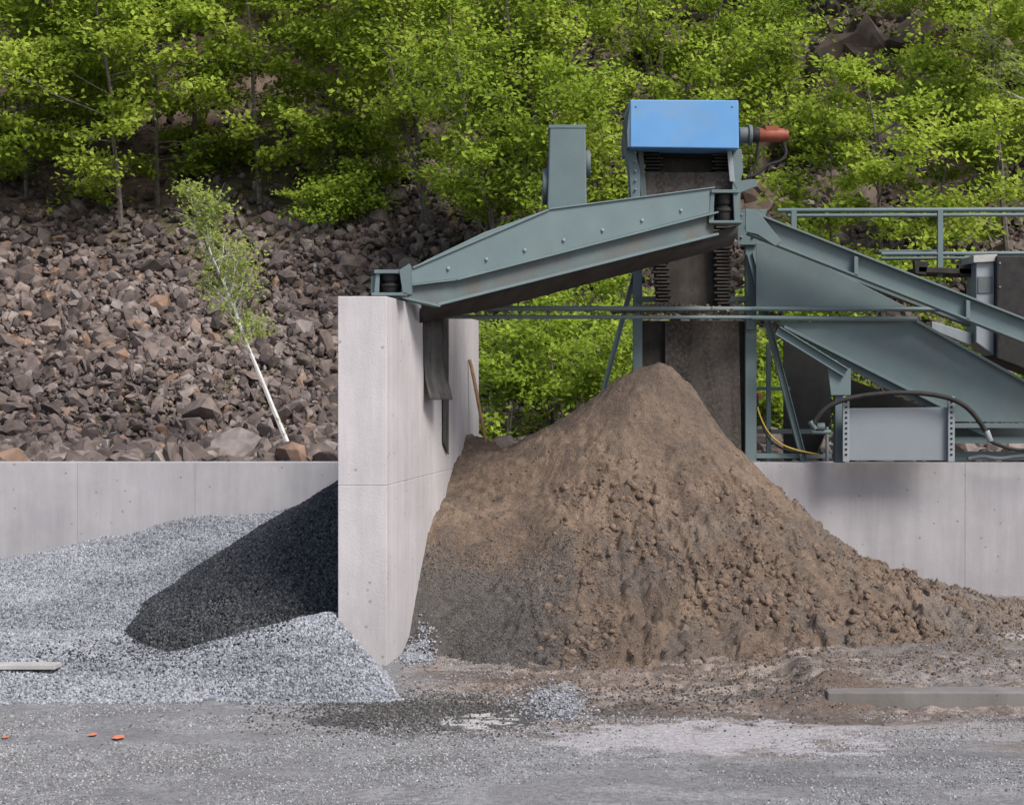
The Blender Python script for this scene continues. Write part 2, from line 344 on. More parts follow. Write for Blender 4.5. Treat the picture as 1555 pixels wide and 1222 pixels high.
def groundz(X,Y):
    z=.03*(fbm(X*.8,Y*.8,50)-.5)+.012*(fbm(X*5,Y*5,51)-.5)
    m=sst(-1.2,.6,X)*sst(10.6,11.8,Y)*sst(15,14,Y)
    z=z+m*(.10*(fbm(X*2.2+Y,Y*4,52)-.5)+.08*(fbm(X*9,Y*12,53)-.5)+.03*(fbm(X*28,Y*28,56)-.5))
    mm=sst(.0,.5,X)*sst(3.4,2.4,X)
    for off,hw in ((0,.085),(.42,.075),(-.55,.08)):
        tr=Y-(12.75+off+.12*X-.05*X*X+.04*(fbm(X*2,Y*0,57)-.5))
        inside=np.exp(-(tr/hw)**4)
        z=z+mm*(-.035*inside+.028*inside*(np.sin(X*42+np.sign(tr)*tr*30)>.1)+.024*np.exp(-((np.abs(tr)-hw*1.5)/.035)**2))
    st=sst(11.60,11.66,Y)*sst(2.05,2.3,X)
    z=z+.105*st*sst(17,13,Y)
    z=z+.13*np.exp(-(np.hypot((X-2.2)/.34,(Y-11.66)/.24))**2)
    z=np.where((Y>18.1)|(np.abs(X)>30),z-.3,z)
    return z
def lerp(C,c,t): return C*(1-t[...,None])+np.array(c)*t[...,None]
def palem(X,Y):
    n2=fbm(X*4,Y*6,61);n3=fbm(X*14,Y*18,62)
    e=np.hypot((X-1.25)/1.2,(Y-10.5)/.62)+1.2*(n2-.5)+.6*(n3-.5);return sst(1.0,.6,e)
def groundc(X,Y,Z):
    n=fbm(X*1.1,Y*1.6,60);n2=fbm(X*4,Y*6,61);n3=fbm(X*14,Y*18,62)
    C=np.zeros(X.shape+(3,))+np.array([.235,.230,.235])
    C=lerp(C,[.31,.305,.31],sst(.5,.6,n2)*.7)
    C=lerp(C,[.165,.160,.160],sst(.50,.66,fbm(X*2,Y*3,63))*.6)
    br=sst(-1.0,-.2,X+.5*(n-.5))*sst(10.2,11.3,Y+1.6*(n-.5)+.8*(n2-.5)+.12*X)
    C=lerp(C,[.230,.180,.150],br*.95)
    C=lerp(C,[.31,.26,.23],br*sst(.44,.56,n2)*.85)
    C=lerp(C,[.105,.083,.070],br*sst(.52,.60,fbm(X*2.4,Y*5,64))*.75)
    C=lerp(C,[.10,.08,.068],br*sst(.54,.59,n3)*.6)
    C=lerp(C,[.44,.415,.43],palem(X,Y)*.9)
    e=np.hypot((X-3.2)/1.2,(Y-10.7)/.3)+.9*(n2-.5);C=lerp(C,[.36,.34,.34],sst(1.0,.7,e)*.7)
    e=np.hypot((X-.3)/.22,(Y-11.7)/.55)+1.1*(n3-.5);C=lerp(C,[.27,.275,.29],sst(1.0,.7,e)*.85)
    e=np.hypot((X+.55)/.95,(Y-11.1)/.65)+1.0*(n2-.5);C=lerp(C,[.085,.082,.082],sst(1.0,.7,e)*.85)
    e=np.hypot((X+.2)/.28,(Y-11.0)/.28)+3.2*(n3-.5);C=lerp(C,[.50,.48,.47],sst(.8,.6,e)*.95)
    sl=sst(2.3,3.2,X)*sst(11.7,12.0,Y)
    C=lerp(C,[.25,.23,.22],sl*.7)
    e=np.hypot((X-4.7)/.9,(Y-15.2)/1.5)+.8*(n-.5);C=lerp(C,[.38,.37,.37],sst(1.0,.7,e)*.7)
    C=lerp(C,[.13,.112,.10],sl*sst(.48,.56,n)*.6)
    e=np.hypot((X-2.2)/.5,(Y-11.6)/.35);C=lerp(C,[.15,.115,.095],sst(1.1,.7,e))
    return C
# ------------------------------------------------------------ ground & piles
xs=np.concatenate([np.linspace(-300,-8,14)[:-1],np.arange(-8,8,.026),np.linspace(8,300,14)])
ys=np.concatenate([np.linspace(-60,8,8)[:-1],np.arange(8,18,.022),[18.05,18.2,20,30,60,120,400]])
grid('ground',xs,ys,groundz,M['grnd'],groundc)
wallx=lambda Y:-1.012+.1443*(Y-13.28)
sand=grid('sand_pile',np.arange(-1.0,5.6,.014),np.arange(12.7,18.5,.014),sandz,M['sand'],sandc,
     keep=lambda X,Y,Z:(Z>groundz(X,Y)-.03)&(X>wallx(Y)-.1)&((Y<17.84)|(Z>1.2)))
grav_c=lambda X,Y,Z:np.zeros(X.shape+(3,))+np.array([.14,.145,.16])
gp=grid('grey_gravel_pile',np.arange(-8,-.2,.05),np.arange(11,17.82,.05),gravz,M['grnd'],grav_c,keep=lambda X,Y,Z:Z>groundz(X,Y)-.03)
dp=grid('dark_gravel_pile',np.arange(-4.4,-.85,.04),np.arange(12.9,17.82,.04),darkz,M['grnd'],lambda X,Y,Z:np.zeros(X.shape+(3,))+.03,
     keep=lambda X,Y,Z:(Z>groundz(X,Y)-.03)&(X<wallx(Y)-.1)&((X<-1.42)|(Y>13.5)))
def pts(n,x0,x1,y0,y1): return RS.uniform(x0,x1,n),RS.uniform(y0,y1,n)
x,y=pts(190000,-7.5,-.2,11,17.8)
gz=gravz(x,y);k=(gz>groundz(x,y)-.012-.02*RS.uniform(size=len(x)))&(gz>darkz(x,y)-.02)&~((x>wallx(y)-.41)&(x<wallx(y)+.0)&(y>13.25))&(np.abs(x)<y*.325+.2)
x,y,gz=x[k],y[k],np.maximum(gz[k],groundz(x[k],y[k]));s=RS.uniform(.007,.016,len(x))
rn=np.clip(RS.uniform(0,1,len(x))*.8+.6*(fbm(x*1.3,y*2,23)-.35),0,1)
scatter('gravel_chippings',GV,np.stack([x,y,gz+.004],-1),s[:,None]*RS.uniform(.7,1.2,(len(x),3)),M['gstone'],parent=gp,rnd=rn)
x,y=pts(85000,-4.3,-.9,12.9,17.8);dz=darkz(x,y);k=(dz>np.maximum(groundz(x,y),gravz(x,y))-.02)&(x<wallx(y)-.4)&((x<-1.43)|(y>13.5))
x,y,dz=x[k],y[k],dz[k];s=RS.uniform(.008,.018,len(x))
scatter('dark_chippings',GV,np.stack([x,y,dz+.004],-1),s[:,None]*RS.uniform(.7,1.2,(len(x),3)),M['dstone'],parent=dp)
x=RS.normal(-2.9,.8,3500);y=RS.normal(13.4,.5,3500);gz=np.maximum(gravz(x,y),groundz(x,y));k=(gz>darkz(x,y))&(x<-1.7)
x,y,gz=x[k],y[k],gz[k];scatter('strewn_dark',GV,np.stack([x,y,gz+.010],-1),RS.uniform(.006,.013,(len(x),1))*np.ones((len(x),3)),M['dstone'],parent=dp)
x,y=pts(120000,-3.8,4.2,8.5,13.6);t=fbm(x*1.5,y*2,91)+.25*(RS.uniform(size=len(x))-.5)
k=(t>.46)&((x<0)|(y<11.2)|(RS.uniform(size=len(x))<.15))&(RS.uniform(size=len(x))>.8*palem(x,y));x,y=x[k],y[k]
s=.0025+.006*RS.uniform(size=len(x))**2
yard=scatter('loose_gravel',GV,np.stack([x,y,groundz(x,y)+.001],-1),s[:,None]*RS.uniform(.7,1.2,(len(x),3)),M['ystone'])
x=RS.normal(-.80,.07,900);y=RS.normal(13.75,.2,900);k=x>wallx(y)+.02;x,y=x[k],y[k]
zz=np.maximum(groundz(x,y),sandz(x,y))
scatter('gravel_toe',GV,np.stack([x,y,zz+.01],-1),RS.uniform(.007,.012,(len(x),1))*RS.uniform(.7,1.2,(len(x),3)),M['gstone'],parent=yard)
x=RS.normal(.3,.15,1500);y=RS.normal(11.7,.36,1500)
scatter('gravel_spill',GV,np.stack([x,y,groundz(x,y)+.003],-1),RS.uniform(.005,.011,(len(x),1))*RS.uniform(.7,1.2,(len(x),3)),M['gstone'],parent=yard)
x=np.concatenate([RS.normal(-.6,.45,5000),RS.normal(1.3,.8,1800)]);y=np.concatenate([RS.normal(11.35,.35,5000),RS.normal(11.9,.4,1800)]);k=(gravz(x,y)<groundz(x,y))&~((np.hypot(x+.2,y-11)<.3)&(RS.uniform(size=len(x))<.8));x,y=x[k],y[k]
scatter('yard_grit',GV,np.stack([x,y,groundz(x,y)+.002],-1),RS.uniform(.005,.011,(len(x),1))*RS.uniform(.7,1.2,(len(x),3)),M['grit'],parent=yard)
# clods
x,y=pts(60000,-.9,5.4,12.0,17.7);z=np.maximum(sandz(x,y),groundz(x,y));m=clodmask(x,y)
k=(RS.uniform(size=len(x))<.05+.6*m*sst(.36,.56,fbm(x*2.4,y*2.4,15)))&(x>wallx(y))&(sandz0(x,y)>-.16);x,y,z=x[k],y[k],z[k]
s=.005+.014*RS.uniform(size=len(x))**4
scatter('clods',GV,np.stack([x,y,z],-1),s[:,None]*RS.uniform(.7,1.2,(len(x),3)),M['sandclod'],parent=sand)
x,y=pts(16000,.2,5.0,12.9,17.0);z=sandz(x,y);m=clodmask(x,y)
k=(RS.uniform(size=len(x))<.6*m*sst(.44,.58,fbm(x*1.9,y*1.9,16)))&(z>groundz(x,y)-.05)&(z<1.4);x,y,z=x[k],y[k],z[k]
s=.010+.028*RS.uniform(size=len(x))**3
o_=scatter('large_clods',CV,np.stack([x,y,z-.008],-1),s[:,None]*RS.uniform(.8,1.4,(len(x),3)),M['sandclod'],parent=sand)
o_.data.polygons.foreach_set('use_smooth',np.full(len(o_.data.polygons),True))
x,y=pts(26000,-.9,1.1,13.2,16.5);z=sandz(x,y);k=(z>groundz(x,y))&(z<.95+.6*(fbm(x*2,y*2,7)-.5))&(x>wallx(y))&(fbm(x*3,y*3,17)+.2*(RS.uniform(size=len(x))-.5)>.44)&(x<.9-.3*RS.uniform(size=len(x)));x,y,z=x[k],y[k],z[k]
scatter('dark_grit',GV,np.stack([x,y,z+.001],-1),RS.uniform(.004,.008,(len(x),1))*RS.uniform(.7,1.2,(len(x),3)),M['grit'],parent=sand)
kb=beam('concrete_kerb',(2.2,11.58,.05),(7,11.58,.05),.24,.13,'kerb',None,.012)
prism('plank',[(-4.9,12.28,.13),(-3.42,12.30,.13),(-3.40,12.42,.135),(-4.9,12.42,.135)],(0,0,.035),'white',None)
for i,(px,py,rr) in enumerate([(140,1118,.03),(180,1122,.04),(8,1121,.02)]):
    d=5500/(py-596);c=P(px,py,d);bm=bmesh.new()
    v=[bm.verts.new((c.x+rr*math.cos(a)*random.uniform(.7,1.2),c.y+rr*1.6*math.sin(a)*random.uniform(.7,1.2),float(groundz(np.array([c.x]),np.array([c.y]))[0])+.014)) for a in np.linspace(0,6.28,14)[:-1]]
    bm.faces.new(v);fin(bm,'paint_mark','orange',None)
# ------------------------------------------------------------ walls
W=empty('concrete_divider_wall')
def wallprism(name,z0,z1):
    y0,y1=13.28,17.8
    return prism(name,[(-1.405,y0,z0),(-1.012,y0,z0),(wallx(y1),y1,z0),(wallx(y1)-.393,y1,z0)],(0,0,z1-z0),'conc',W,.006)
wallprism('lower_pour',-.3,1.4498);wallprism('upper_pour',1.4502,2.976)
B=empty('concrete_retaining_wall')
xsj=[-9,-6.0,-4.70,-3.43,4.9,9]
for i in range(len(xsj)-1):
    prism('panel',[(xsj[i]+.0008,17.8,-.3),(xsj[i+1]-.0008,17.8,-.3),(xsj[i+1]-.0008,18.1,-.3),(xsj[i]+.0008,18.1,-.3)],(0,0,1.745),'conc2' ,B,.003)
# ------------------------------------------------------------ hillside
def hillz(X,Y):
    n=fbm(X*.12,Y*.12,70)-.5
    s=Y-25+n*3;z=1.22+.6*np.log1p(np.exp(np.clip(s*1.5,-30,30)))/1.5
    yc=39-6*sst(3,8,X)
    c=Y-yc+4*(fbm(X*.3,Y*.2,71)-.5)
    z=z+.9*np.log1p(np.exp(np.clip(c,-30,30)))
    z=z+sst(-1,3,c)*1.6*(fbm(X*.55,Y*.8,72,5)-.5)*2
    return z+.35*(fbm(X*.8,Y*.8,73)-.5)*sst(22,25,Y)+.12*(fbm(X*3,Y*3,74)-.5)
hs=grid('hillside',np.arange(-34,34,.2),np.concatenate([np.arange(18.12,52,.16),np.arange(52,95,1.5)]),hillz,M['dirt'])
def talus(name,n,y0,y1,VV,sm,par):
    x=RS.uniform(-16,16,n);y=y0+RS.uniform(0,1,n)*(y1-y0)
    k=(np.abs(x)<y*.33+1);x,y=x[k],y[k]
    den=np.interp(y,[18,31,34,40],[1,.9,.5,.35])*np.where(x<-4,np.interp(y,[28,31,34],[1,.7,.35]),1.)
    k=RS.uniform(size=len(x))<den;x,y=x[k],y[k]
    s=np.exp(RS.normal(0,.42,len(x)))*np.interp(y,[18,22,26,30,36],[.096,.090,.073,.062,.058])*sm;s=np.clip(s,.025,.22)
    big=RS.uniform(size=len(x))<.008;s[big]*=1.5
    z=hillz(x,y)+s*.35+RS.uniform(0,.10,len(x))
    rn=np.clip(RS.normal(.45,.27,len(x))+.5*(fbm(x*.4,y*.4,75)-.5),0,1)
    return scatter(name,VV,np.stack([x,y,z],-1),s[:,None]*RS.uniform(.5,1.4,(len(x),3)),M['rock'],rnd=rn,parent=par)
tr_=talus('talus_rocks',33000,18.4,27.5,RV,1.,None)
talus('talus_rocks_far',48000,27,41,RV1,1.1,tr_)
talus('talus_rubble',30000,18.4,30,RV1,.5,tr_)
x=np.concatenate([RS.uniform(3.5,15,1800),RS.uniform(-17,-8,500)]);y=np.concatenate([RS.uniform(31,46,1800),RS.uniform(38,46,500)])
s=np.exp(RS.normal(0,.5,len(x)))*.22;z=hillz(x,y)-s*.25
scatter('crag_blocks',RV,np.stack([x,y,z],-1),s[:,None]*RS.uniform(.5,1.7,(len(x),3)),M['crag'],parent=hs)
# ------------------------------------------------------------ trees
LV=np.array([[0,0,0],[.34,.5,.05],[0,1.15,-.04],[-.34,.5,.05]])
class TB:
    def __init__(s): s.v=[];s.f=[];s.n=0
    def tube(s,path,rad,sides=5):
        path=[Vector(p) for p in path];k=len(path);b=s.n
        for i,p in enumerate(path):
            t=(path[min(i+1,k-1)]-path[max(i-1,0)]).normalized()
            a=t.orthogonal().normalized();c=t.cross(a)
            for j in range(sides):
                an=2*math.pi*j/sides;q=p+(a*math.cos(an)+c*math.sin(an))*rad[i];s.v.append(q[:])
        for i in range(k-1):
            for j in range(sides):
                j2=(j+1)%sides;s.f.append((b+i*sides+j,b+i*sides+j2,b+(i+1)*sides+j2,b+(i+1)*sides+j))
        s.n+=k*sides
def tree(name,base,h,cw,seed,lean=(0,0),start=.25,dens=1.,ls=.1,bark='bark',leaf='leaf',rt=None,nb=None,up=.35,prune=0.,stems=1,wob=.02,tint=None):
    r=random.Random(seed);tb=TB();base=Vector(base);rt=rt or h*.010;LP=[];LR=[]
    nsr=np.random.RandomState(seed);tt_=r.uniform(-.22,.2);tint=tt_ if tint is None else tint
    for st in range(stems):
        ln=Vector((lean[0]+(r.uniform(-.3,.3) if stems>1 else 0),lean[1]+(r.uniform(-.15,.15) if stems>1 else 0)))
        hh=h*(1 if st==0 else r.uniform(.65,.95))
        K=9;path=[];wx=wy=0
        for i in range(K+1):
            t=i/K;wx+=r.uniform(-wob,wob)*hh;wy+=r.uniform(-wob,wob)*hh
            path.append(base+Vector((ln.x*hh*t+wx*t,ln.y*hh*t+wy*t,hh*t)))
        tb.tube(path,[rt*(1-.85*i/K) for i in range(K+1)],6)
        B_=nb or int(11+hh*2.6)
        for b in range(B_):
            t=start+(1-start)*(b+r.random())/B_
            if r.random()<prune: continue
            ti=min(t*K,K-.001);i=int(ti);p=path[i].lerp(path[i+1],ti-i)
            an=r.uniform(0,6.283);rel=(t-start)/(1-start)
            L=cw*.5*(math.sin(math.pi*min(.97,.22+rel*.78))**.7)*r.uniform(.4,1.4)
            d=Vector((math.cos(an),math.sin(an),up*r.uniform(.2,1.6)+.5*rel)).normalized()
            bp=[p];q=p.copy();dd=d.copy()
            for j in range(5):
                dd=(dd+Vector((r.uniform(-.2,.2),r.uniform(-.2,.2),r.uniform(-.16,.15)))).normalized();q=q+dd*L/5;bp.append(q.copy())
            tb.tube(bp,[rt*.33*(1-.8*j/5)*(1-.5*rel) for j in range(6)],4)
            nt_=int(4+L*3.0)
            for w in range(nt_):
                u=r.uniform(.25,1);jj=min(int(u*5),4);s0=bp[jj].lerp(bp[jj+1],u*5-jj)
                td=(dd+Vector((r.uniform(-1,1),r.uniform(-1,1),r.uniform(-.35,.45)))).normalized();tl=L*r.uniform(.18,.42)+.12
                e=s0+td*tl;tb.tube([s0,s0.lerp(e,.5)+Vector((0,0,.03)),e],[rt*.09,rt*.06,rt*.03],3)
                m=max(3,int(r.uniform(18,56)*dens*(.5+tl)));tt=nsr.uniform(.1,1.1,m)
                pp=np.array(s0)[None]+(np.array(e-s0))[None]*tt[:,None]+nsr.normal(0,1,(m,3))*np.array([.14,.14,.04])*(.5+tl)
                LP.append(pp);c=r.random();LR.append(np.clip(c*.55+.22+tint+nsr.normal(0,.16,m),0,1))
    V=np.array(tb.v);Fq=np.array(tb.f)
    LP=np.concatenate(LP);LR=np.concatenate(LR);m=len(LP)
    a=nsr.uniform(0,6.283,m);tx=nsr.normal(0,.5,m);ty=nsr.normal(0,.5,m)
    ca,sa=np.cos(a),np.sin(a)
    cx_,sx_=np.cos(ty),np.sin(ty);cy_,sy_=np.cos(tx),np.sin(tx)
    Rz=np.zeros((m,3,3));Rz[:,0,0]=ca;Rz[:,0,1]=-sa;Rz[:,1,0]=sa;Rz[:,1,1]=ca;Rz[:,2,2]=1
    Rx=np.zeros((m,3,3));Rx[:,0,0]=1;Rx[:,1,1]=cx_;Rx[:,1,2]=-sx_;Rx[:,2,1]=sx_;Rx[:,2,2]=cx_
    Ry=np.zeros((m,3,3));Ry[:,1,1]=1;Ry[:,0,0]=cy_;Ry[:,0,2]=sy_;Ry[:,2,0]=-sy_;Ry[:,2,2]=cy_
    g=.5;G=np.array([[1,0,0],[0,math.cos(g),-math.sin(g)],[0,math.sin(g),math.cos(g)]])
    R=np.einsum('ij,njk->nik',G,Rz@Rx@Ry)
    sc=ls*nsr.uniform(.55,1.3,m)
    LVv=np.einsum('nij,nkj->nki',R,LV[None]*sc[:,None,None])+LP[:,None,:]
    Lf=np.arange(m*4).reshape(m,4)+len(V)
    vv=np.concatenate([V,LVv.reshape(-1,3)]);ff=np.concatenate([Fq,Lf])
    mi=np.concatenate([np.zeros(len(Fq)),np.ones(m)])
    rn=np.concatenate([np.full(len(V),.5),np.repeat(LR,4)])
    return fastmesh(name,vv,ff,[M[bark],M[leaf]],{'rnd':rn},mi)
def hz(x,y): return float(hillz(np.array([x]),np.array([y]))[0])
def T(px,d,h,cw,seed,name='deciduous_tree',**k):
    x=(px-CX)*d/F;return tree(name,(x,d,hz(x,d)-.1),h,cw,seed,**k)
sd=100
for px,d,h,cw in [(-30,33.5,6.0,4.6),(85,35.5,6.5,4.8),(185,32.2,5.8,4.8),(300,35.,6.5,4.8),(395,32.8,6.0,4.8),(500,33,6.4,5),(590,34,6.5,4.4),(140,39,6,5),(280,40,6,5),(440,39,7,5),(560,40,6,5),(0,40,6,5),(240,33.6,5,3.8),(40,33.8,4.6,4)]:
    sd+=1;T(px,d,h,cw,sd,start=.10,dens=1.1,ls=.11,lean=(random.uniform(-.06,.06),-.10),up=.2)
for px,d,h,cw in [(655,31.5,6.3,2.7),(720,29.5,6.0,2.5),(790,28,5.8,2.7),(870,29,6.3,2.9),(950,28.5,6.1,2.9),(1030,30,6.6,3.1),(1095,31,6.0,2.6),(700,36,6.4,4),(850,36,6.6,4),(1000,36,7,4.5)]:
    sd+=1;T(px,d,h,cw,sd,start=.22,dens=.95,ls=.09,up=.9,lean=(random.uniform(-.05,.05),0),stems=2)
for px,d,h,cw in [(1345,26.5,5.0,3.2),(1265,28,3.4,2.2),(1425,29,4.2,2.8),(1535,28,6.0,3.2),(1490,33,7,4.),(1610,31,8,5),(1400,37,5,4)]:
    sd+=1;T(px,d,h,cw,sd,start=.2,dens=1.15,ls=.095,lean=(random.uniform(-.05,.05),0))
for px,d,h,cw in [(500,31.5,.9,1.9),(770,23.5,1.8,1.6),(840,24.2,2.3,2.0),(910,23.6,2.2,1.8),(800,26,2.4,2.2),(930,26,2.6,2.0),(560,33,1.4,2.2),(1240,25,2.4,1.6),(1180,24,1.5,1.5),(1480,24.5,2.4,2.0),(1310,24.5,2.8,2.0),(1130,35,2,2.4),(1220,33.5,1.2,1.8),(1300,37,1.6,3),(1180,38,1.6,3)]:
    sd+=1;T(px,d,h,cw,sd,name='shrub',start=.1,dens=.75,ls=.08,stems=3,rt=.02,nb=10,tint=-.1)
bx=P(452,698,22.6);tree('birch_tree',(bx.x,22.6,hz(bx.x,22.6)-.05),3.75,1.2,777,lean=(-.42,.02),start=.40,dens=.8,ls=.05,bark='birch',leaf='leafb',rt=.042,nb=36,up=1.3,wob=.008)
bx=P(1515,330,29);tree('birch_tree',(bx.x,27.5,hz(bx.x,27.5)),6.5,2.0,778,lean=(.10,0),start=.55,dens=.6,ls=.08,bark='birch',leaf='leafb',rt=.05)
# ------------------------------------------------------------ vibrating chute
C=empty('vibrating_screen_chute')
_xa=(565-CX)/F*13.85;_xb=(1140-CX)/F*16.2;_b=(16.2-13.85)/(_xb-_xa);_a=13.85-_b*_xa
def dt(px): return _a/(1-_b*(px-CX)/F)
def dto(o): return lambda px:(_a+o)/(1-_b*(px-CX)/F)
side=[(612,433),(624,408),(650,394),(735,353),(832,318),(1078,285),(1084,285),(1084,322),(690,424)]
plate('side_plate_near',side,dt,.018,'steel',C)
sp=[P(a,b,dt(a))+Vector((0,.95,0)) for a,b in side];prism('side_plate_far',sp,(0,.018,0),'steel',C)
low=[(610,436),(690,426),(1084,324),(1084,355),(664,463),(608,452)]
plate('channel_web',low,dto(.03),.014,'steeld',C)
sp=[P(a,b,dt(a))+Vector((0,.98,0)) for a,b in low];prism('channel_web_far',sp,(0,.014,0),'steeld',C)
def Q(px,py,o): return P(px,py,dt(px))+Vector((0,o,0))
for o,nm in((0,'near'),(.97,'far')):
    beam('top_flange_'+nm,Q(690,425,o),Q(1086,323,o),.10,.016,'steel',C)
    beam('bottom_flange_'+nm,Q(660,463,o),Q(1086,356,o),.11,.022,'steel',C)
    beam('end_flange_'+nm,Q(606,452,o),Q(664,465,o),.11,.02,'steel',C)
    beam('rib_'+nm,Q(614,434,o),Q(692,425,o),.08,.012,'steel',C)
    beam('edge_'+nm,Q(626,407,o),Q(832,319,o),.04,.012,'steel',C)
    beam('edge2_'+nm,Q(832,318,o),Q(1084,285,o),.04,.012,'steel',C)
bm=bmesh.new();rings=[]
for px,yb in[(640,458),(760,436),(880,405),(1000,374),(1120,343)]:
    ring=[]
    for t in np.linspace(0,1,11):
        p=P(px,yb,dt(px)+.04);p.y+=.92*t;p.z-=.15*math.sin(math.pi*t)**.6+.005;ring.append(bm.verts.new(p))
    rings.append(ring)
for a,b in zip(rings[:-1],rings[1:]):
    for i in range(10): bm.faces.new([a[i],a[i+1],b[i+1],b[i]])
o=fin(bm,'trough_belly','belly',C,0,True);so=o.modifiers.new('s','SOLIDIFY');so.thickness=.012
for i,(bx_,by_) in enumerate([(681,408),(739,394),(797,380),(856,365),(915,350),(975,335),(1034,320)]):
    c=P(bx_,by_,dt(bx_));cyl('bolt_%d'%i,c+Vector((0,-.025,0)),c,.015,'galv',C,8)
def mount(px0,px1,pt,pb,d,nm):
    w=(px1-px0);c=(px0+px1)/2
    plate('cheek_%s_l'%nm,[(px0-5,pt),(px0+1,pt),(px0-1,pb),(px0-8,pb)],d-.1,.22,'steel',C)
    plate('cheek_%s_r'%nm,[(px1-1,pt),(px1+5,pt),(px1+8,pb),(px1+1,pb)],d-.1,.22,'steel',C)
    plate('back_%s'%nm,[(px0,pt),(px1,pt),(px1,pb),(px0,pb)],d+.13,.015,'steeld',C)
    beam('cap_'+nm,P(px0-6,pt+2,d),P(px1+6,pt+2,d),.24,.03,'steel',C)
    beam('foot_'+nm,P(px0-10,pb+3,d),P(px1+10,pb+3,d),.26,.025,'steel',C)
    a=P(c,pt+5,d);b=P(c,pb,d);R_=w*.42*d/F
    cyl('rubber_a_'+nm,a,a.lerp(b,.38),R_,'rubber',C,24,R_*.9);cyl('rubber_b_'+nm,a.lerp(b,.38),a.lerp(b,.5),R_*.72,'rubber',C,24);cyl('rubber_c_'+nm,a.lerp(b,.5),b,R_*1.05,'rubber',C,24,R_*.85)
    cyl('rubber_ring_'+nm,a.lerp(b,.55),a.lerp(b,.66),R_*1.12,'rubber',C,24)
mount(576,610,412,445,13.75,'left');mount(1084,1114,291,336,16.0,'right')
plate('stiffener',[(606,410),(622,400),(624,447),(612,447)],13.62,.25,'steel',C)
plate('left_lug',[(563,420),(572,418),(570,446),(563,446)],13.7,.2,'steel',C)
de=15.2
plate('exciter_housing',[(835,192),(889,192),(891,313),(831,322)],de,.42,'steel',C,.012)
plate('housing_lid',[(833,190),(890,190),(890,195),(833,195)],de-.006,.432,'steel',C,.003)
cyl('exciter_motor',P(836,284,de+.2),P(824,284,de+.2),.17,'steeld',C,28)
cyl('exciter_motor_cap',P(896,250,de+.2),P(889,250,de+.2),.13,'steeld',C,28)
# ------------------------------------------------------------ elevator
E=empty('belt_elevator')
dE=17.45
plate('blue_head_hood',[(957,152),(1121,153),(1122,226),(957,224)],dE-.3,.95,'blue',E,.010)
for i,px in enumerate((966,1112)): cyl('hood_rivet_%d'%i,P(px,162,dE-.31),P(px,162,dE-.3),.01,'galv',E,8)
plate('hood_edge_l',[(952,200),(956,160),(956.5,160),(956.5,224),(953,224)],dE-.29,.9,'steeld',E)
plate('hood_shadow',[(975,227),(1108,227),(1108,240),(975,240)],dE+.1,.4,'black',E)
plate('belt_middle',[(990,227),(1104,227),(1106,466),(1000,466)],dE+.16,.03,'dirtrub',E)
def sidewall(xa0,xa1,ya,xb0,xb1,yb,nm):
    bm=bmesh.new();n=int((yb-ya)/5.2)
    for i in range(n):
        t=i/n;y=ya+(yb-ya)*t;a=xa0+(xb0-xa0)*t;b=xa1+(xb1-xa1)*t
        p1=P(a,y,dE+.08);p2=P(b,y,dE+.08);off=.014 if i%2 else -.014
        p1.x+=off;p2.x+=off
        boxb(bm,p1,p2,.12,.02)
    boxb(bm,P((xa0+xa1)/2,ya,dE+.14),P((xb0+xb1)/2,yb,dE+.14),abs(xa1-xa0)*dE/F*.85,.05,up=Vector((0,1,0)))
    fin(bm,'sidewall_'+nm,'dirtrub',E,.006)
sidewall(976,1003,226,998,1018,466,'l');sidewall(1082,1108,226,1086,1108,466,'r')
plate('scraper_sheet',[(972,262),(1110,262),(1112,290),(974,298)],dE-.02,.03,'sandy',E)
plate('arm_l',[(948,198),(956,198),(964,226),(972,262),(972,300),(958,300),(956,262),(950,226)],dE-.1,.3,'steel',E)
plate('arm_l_inner',[(968,227),(976,227),(982,298),(973,298)],dE-.05,.5,'steeld',E)
plate('arm_r',[(1112,227),(1126,227),(1128,262),(1120,290),(1112,290)],dE-.1,.3,'steel',E)
plate('arm_r2',[(1104,229),(1111,229),(1116,276),(1108,276)],dE-.14,.03,'galv',E)
plate('chute_lip',[(1112,276),(1148,272),(1150,283),(1124,293),(1124,342),(1118,342),(1118,286)],16.7,.02,'steel',E)
for i in range(5): cyl('head_bolt_%d'%i,P(965,232+i*14,dE-.13),P(965,232+i*14,dE-.1),.012,'galv',E,8)
cyl('gearbox',P(1122,206,dE),P(1136,206,dE),.085,'steeld',E,24);cyl('gear_flange',P(1136,206,dE),P(1141,206,dE),.11,'steeld',E,24)
cyl('drive_coupling',P(1141,206,dE),P(1152,206,dE),.075,'rubber',E,24)
cyl('drive_motor',P(1152,206,dE),P(1190,206,dE),.072,'red',E,24);cyl('motor_cowl',P(1186,206,dE),P(1196,206,dE),.06,'red',E,24)
plate('junction_box',[(1162,192),(1182,192),(1182,200),(1162,200)],dE-.06,.12,'red',E)
hose('motor_hose',[P(1188,215,dE),P(1196,232,dE),P(1186,246,dE),P(1165,250,dE),P(1150,266,dE),P(1134,270,dE)],.018,'rubber',E)
hose('motor_hose_b',[P(1150,215,dE),P(1152,240,dE),P(1140,262,dE),P(1128,280,dE)],.014,'rubber',E)
plate('tail_chute',[(972,487),(1133,487),(1135,640),(1128,702),(972,702)],18.0,.03,'dirtrub',E)
plate('tail_chute_front',[(1010,487),(1122,487),(1126,690),(1010,690)],17.93,.03,'sandy',E)
plate('tail_frame',[(966,450),(1136,450),(1136,458),(966,458)],17.88,.12,'steeld',E)
